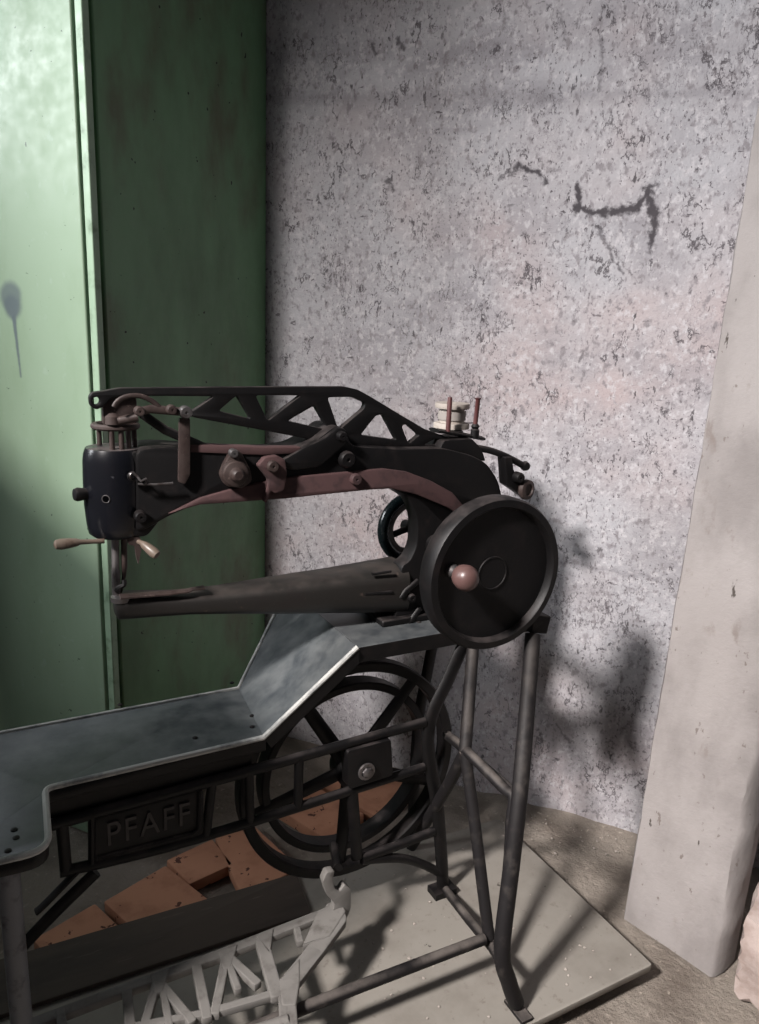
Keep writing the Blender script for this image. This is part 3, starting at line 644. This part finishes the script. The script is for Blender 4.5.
# tension discs on the arm
bm = new(); a_prism(bm, rounded(uz([(218, 474), (222, 463), (229, 451), (234, 448), (239, 451), (248, 468), (250, 480), (240, 487), (224, 485)], VN - .004), 0.006), VN - 0.016, VN - 0.002, bevel=0.002); tp = part('tension_plate', bm, M_rust, arm)
bm = new(); q = P(234, 473, VN - 0.016); a_lathe(bm, [(0, 0), (0.0195, 0), (0.0195, 0.003), (0.016, 0.0045), (0.016, 0.006), (0.0185, 0.008), (0.0172, 0.011), (0.0105, 0.013), (0.0085, 0.021), (0.006, 0.0235), (0, 0.024)], q, (0, -1, 0), 32); part('tension_disc', bm, M_rust, tp)
bolt(233, 453, VN - 0.016, 4.5, 0.008, M_steel, 'screw', tp)
bm = new(); a_prism(bm, rounded(uz([(255, 464), (262, 456), (274, 454), (282, 458), (284, 472), (281, 489), (272, 492), (268, 489), (264, 501), (261, 500), (266, 478), (258, 468)], VN - .004), 0.003), VN - 0.018, VN - 0.004, bevel=0.002); hkk = part('thread_hook', bm, M_pink, arm)
bolt(272, 466, VN - 0.018, 6, 0.008, M_rust, 'screw', hkk)
# --- lower arm (cylinder bed)
bm = new(); secs = [(117, 599, 619), (119, 597.5, 622), (130, 597, 621), (190, 596, 616), (230, 591, 615), (280, 583, 614.5), (340, 574, 613), (392, 565, 612), (402, 563, 612)]
rings = []; n = 24
for i, (px, y0, y1) in enumerate(secs):
    a, b = P(px, y0, VA - 0.02), P(px, y1, VA - 0.02); c = (a + b) / 2; rz = (a.z - b.z) / 2; rv = (0.016, 0.022, 0.024, 0.026, 0.03, 0.036, 0.042, 0.048, 0.048)[i]
    ring = []
    for j in range(n):
        t = 2 * math.pi * j / n; cc, ss = math.cos(t), math.sin(t); e = 0.62
        ring.append(bm.verts.new((c.x, VA + rv * math.copysign(abs(cc) ** e, cc), c.z + rz * math.copysign(abs(ss) ** e, ss))))
    rings.append(ring)
for a, b in zip(rings, rings[1:]):
    for j in range(n): bm.faces.new((a[j], a[(j + 1) % n], b[(j + 1) % n], b[j]))
bm.faces.new(rings[0]); bm.faces.new(rings[-1])
lower = part('lower_arm', bm, mat('greasy_brown_iron', rgb(30, 28, 26), 0.5, 0.0, [(20, rgb(30, 26, 25), 0.45, 0.7), (60, rgb(64, 54, 49), 0.62, 0.75)], (60, 0.25, 0.001), dust=(rgb(70, 61, 56), 0.4, 20, 0.3, 0.7)), smooth=60)
bm = new(); p = P(120, 598, VA - 0.02); q = P(188, 594.5, VA - 0.02)
a_tube(bm, [p + Vector((0, 0, 0.002)), p.lerp(q, .7) + Vector((0, 0, 0.004)), q + Vector((0, 0, 0.006)), P(192, 589, VA - .02), P(204, 587.5, VA - .02)], [0.006, 0.006, 0.005, 0.004, 0.005], 10, flat=(0.5, 1.6)); part('shuttle_slide', bm, M_rust, lower)
bm = new(); a_lathe(bm, [(0, -.004), (0.014, -.004), (0.014, 0.003), (0.004, 0.004), (0.004, -0.001), (0, -0.001)], P(121, 598, VA - 0.01), (0, 0, 1), 20); part('needle_plate', bm, M_steel, lower)
for a, b in (((365, 594), (392, 592)), ((372, 574), (391, 571))):
    bm = new(); a_tube(bm, [P(*a, VN - 0.002), P(*b, VN - 0.007)], 0.003, 8); part('slot', bm, M_hole if False else M_iron, lower)
# clamps at the base of the arm
for dy in (0, 27):
    dx = 7 if dy else 0
    bm = new(); a_tube(bm, [P(401 + dx, 598 + dy, VN - 0.006), P(406 + dx, 591 + dy, VN - 0.008), P(418 + dx * .3, 581 + dy, VN - 0.004)], 0.0055, 10, flat=(1, 0.7)); cl = part('clamp', bm, M_iron, lower)
    bolt(410 + dx, 597 + dy, VN - 0.004, 4.5, 0.010, M_iron, 'bolt', cl)
# base foot of the column on the raised bed
bm = new(); a_box(bm, (-0.05, 0.11, ZP + 0.006), (0.13, 0.12, 0.012)); part('base_flange', bm, M_iron, arm, 0.004)
# --- hand wheel
WV = -0.085; WC = P(496, 575, -0.118); WC.y = WV
bm = new(); R = 0.1178
a_lathe(bm, [(0, 0), (R - .016, 0), (R - .003, .004), (R, .010), (R, .032), (R - .003, .037), (R - .013, .038), (R - .0155, .035), (R - .017, .026), (.03, .0235), (0, .0235)], WC, (0, -1, 0), 96)
wheel = part('hand_wheel', bm, M_iron)
bm = new(); a_lathe(bm, ring_prof(0.0235, 0.0265, 0.022, 0.0255, 0.3), WC, (0, -1, 0), 36); a_lathe(bm, [(0.024, 0.0235), (0.0235, 0.0242), (0, 0.0242)], WC, (0, -1, 0), 36); part('hub_cap', bm, M_iron, wheel)
bm = new(); a_tube(bm, [WC, Vector((WC.x, 0.09, WC.z))], 0.016, 16); part('shaft', bm, M_iron, wheel)
kb = P(451, 570, WV - 0.024)
bm = new(); a_lathe(bm, [(0, 0), (0.0105, 0), (0.0105, 0.006), (0.0075, 0.011), (0.007, 0.020), (0, 0.021)], kb, (0, -1, 0), 20); kn = part('crank_pin', bm, M_steel, wheel)
bm = new(); a_lathe(bm, [(0, 0), (0.008, 0), (0.011, 0.004), (0.0165, 0.012), (0.0188, 0.022), (0.018, 0.030), (0.0135, 0.037), (0.006, 0.041), (0, 0.0415)], kb + Vector((0, -0.015, 0)), (0, -1, 0), 28); part('crank_knob', bm, M_knob, wheel)
# --- small wheel at the back
sv = 0.185; c = P(378, 529, sv); t_, b_ = P(407, 493, sv), P(390, 564, sv); RR = (t_.z - b_.z) / 2 + 0.002; SCn = Vector((c.x + RR, sv, (t_.z + b_.z) / 2))
bm = new(); nn_ = 56; prof = [(RR - .011 + .011 * math.cos(t * math.pi / 8), .011 * math.sin(t * math.pi / 8)) for t in range(17)]
a_lathe(bm, prof, SCn, (0, -1, 0), nn_); bw = part('balance_wheel', bm, mat('blue_green_black_enamel', rgb(24, 34, 36), 0.22, 0.0, [(40, rgb(90, 110, 105), 0.68, 0.74)]))
bm = new(); a_lathe(bm, ring_prof(RR - .028, RR - .018, -.008, .008), SCn, (0, -1, 0), 56); part('worn_rim', bm, M_treadle, bw)
for k in range(3):
    a = math.radians(75 + 120 * k); d = Vector((math.cos(a), 0, math.sin(a))); bm = new(); a_tube(bm, [SCn + d * 0.01, SCn + d * (RR - .012)], 0.006, 10); part('spoke', bm, M_iron, bw)
bm = new(); a_tube(bm, [SCn + Vector((0, -0.02, 0)), SCn + Vector((0, 0.02, 0))], 0.011, 18); part('hub', bm, M_iron, bw)

# ------------------------------------------------------------------ spool on the thread stand
sp = empty('thread_spool', O + (Uw * P(451, 431, VA + 0.019).x + Vw * (VA + 0.019) + Vector((0, 0, P(450, 432, VA).z + 0.0044))) * S, RZ)
tag(sp, 'white spool of thread on top of the sewing machine, beside the red pins', 'thread spool')
hs, rs = P(451, 403, VA + .012).z - P(451, 428, VA + .012).z, 0.031
bm = new(); a_lathe(bm, [(0.007, 0.0), (rs, 0), (rs, 0.007), (rs * .96, 0.009), (rs * .70, 0.010), (rs * .70, hs - .010), (rs * .93, hs - .009), (rs * .97, hs - .006), (rs * .95, hs), (0.007, hs), (0.007, 0)], (0, 0, 0), (0, 0, 1), 36)
fin('bobbin', bm, M_white, sp, S)
bm = new(); a_lathe(bm, [(rs * .6, 0.0145)] + [(rs * (.77 + 0.012 * (k % 2)), 0.0145 + (hs - .028) * k / 12) for k in range(13)] + [(rs * .6, hs - .0135)], (0, 0, 0), (0, 0, 1), 36)
fin('thread', bm, M_thread, sp, S)
# ------------------------------------------------------------------ crumbs of plaster lying about
bm = new()
for k in range(150):
    if k < 60: p = onZ(random.uniform(500, 640), random.uniform(815, 860), 0); z = 0.006
    else:
        u, v = random.uniform(-0.3, 0.22), random.uniform(-0.28, 0.12); p = O + (Uw * u + Vw * v) * S; z = FZ
    if k < 60 and (loc(Vector((p.x, p.y, FZ))).x < 0.24): z = FZ if (loc(Vector((p.x, p.y, FZ))).y < 0.13) else 0.006
    r = random.uniform(0.001, 0.0035)
    g = bmesh.ops.create_icosphere(bm, subdivisions=1, radius=r)
    for vv in g['verts']: vv.co = Vector((vv.co.x * random.uniform(.7, 1.5), vv.co.y * random.uniform(.7, 1.5), vv.co.z * .6)) + Vector((p.x, p.y, z + r * 0.5))
tag(fin('plaster_crumbs', bm, M_white, smooth=20), 'small pale plaster crumbs scattered over the board and the floor by the wall', 'debris', kind='stuff')
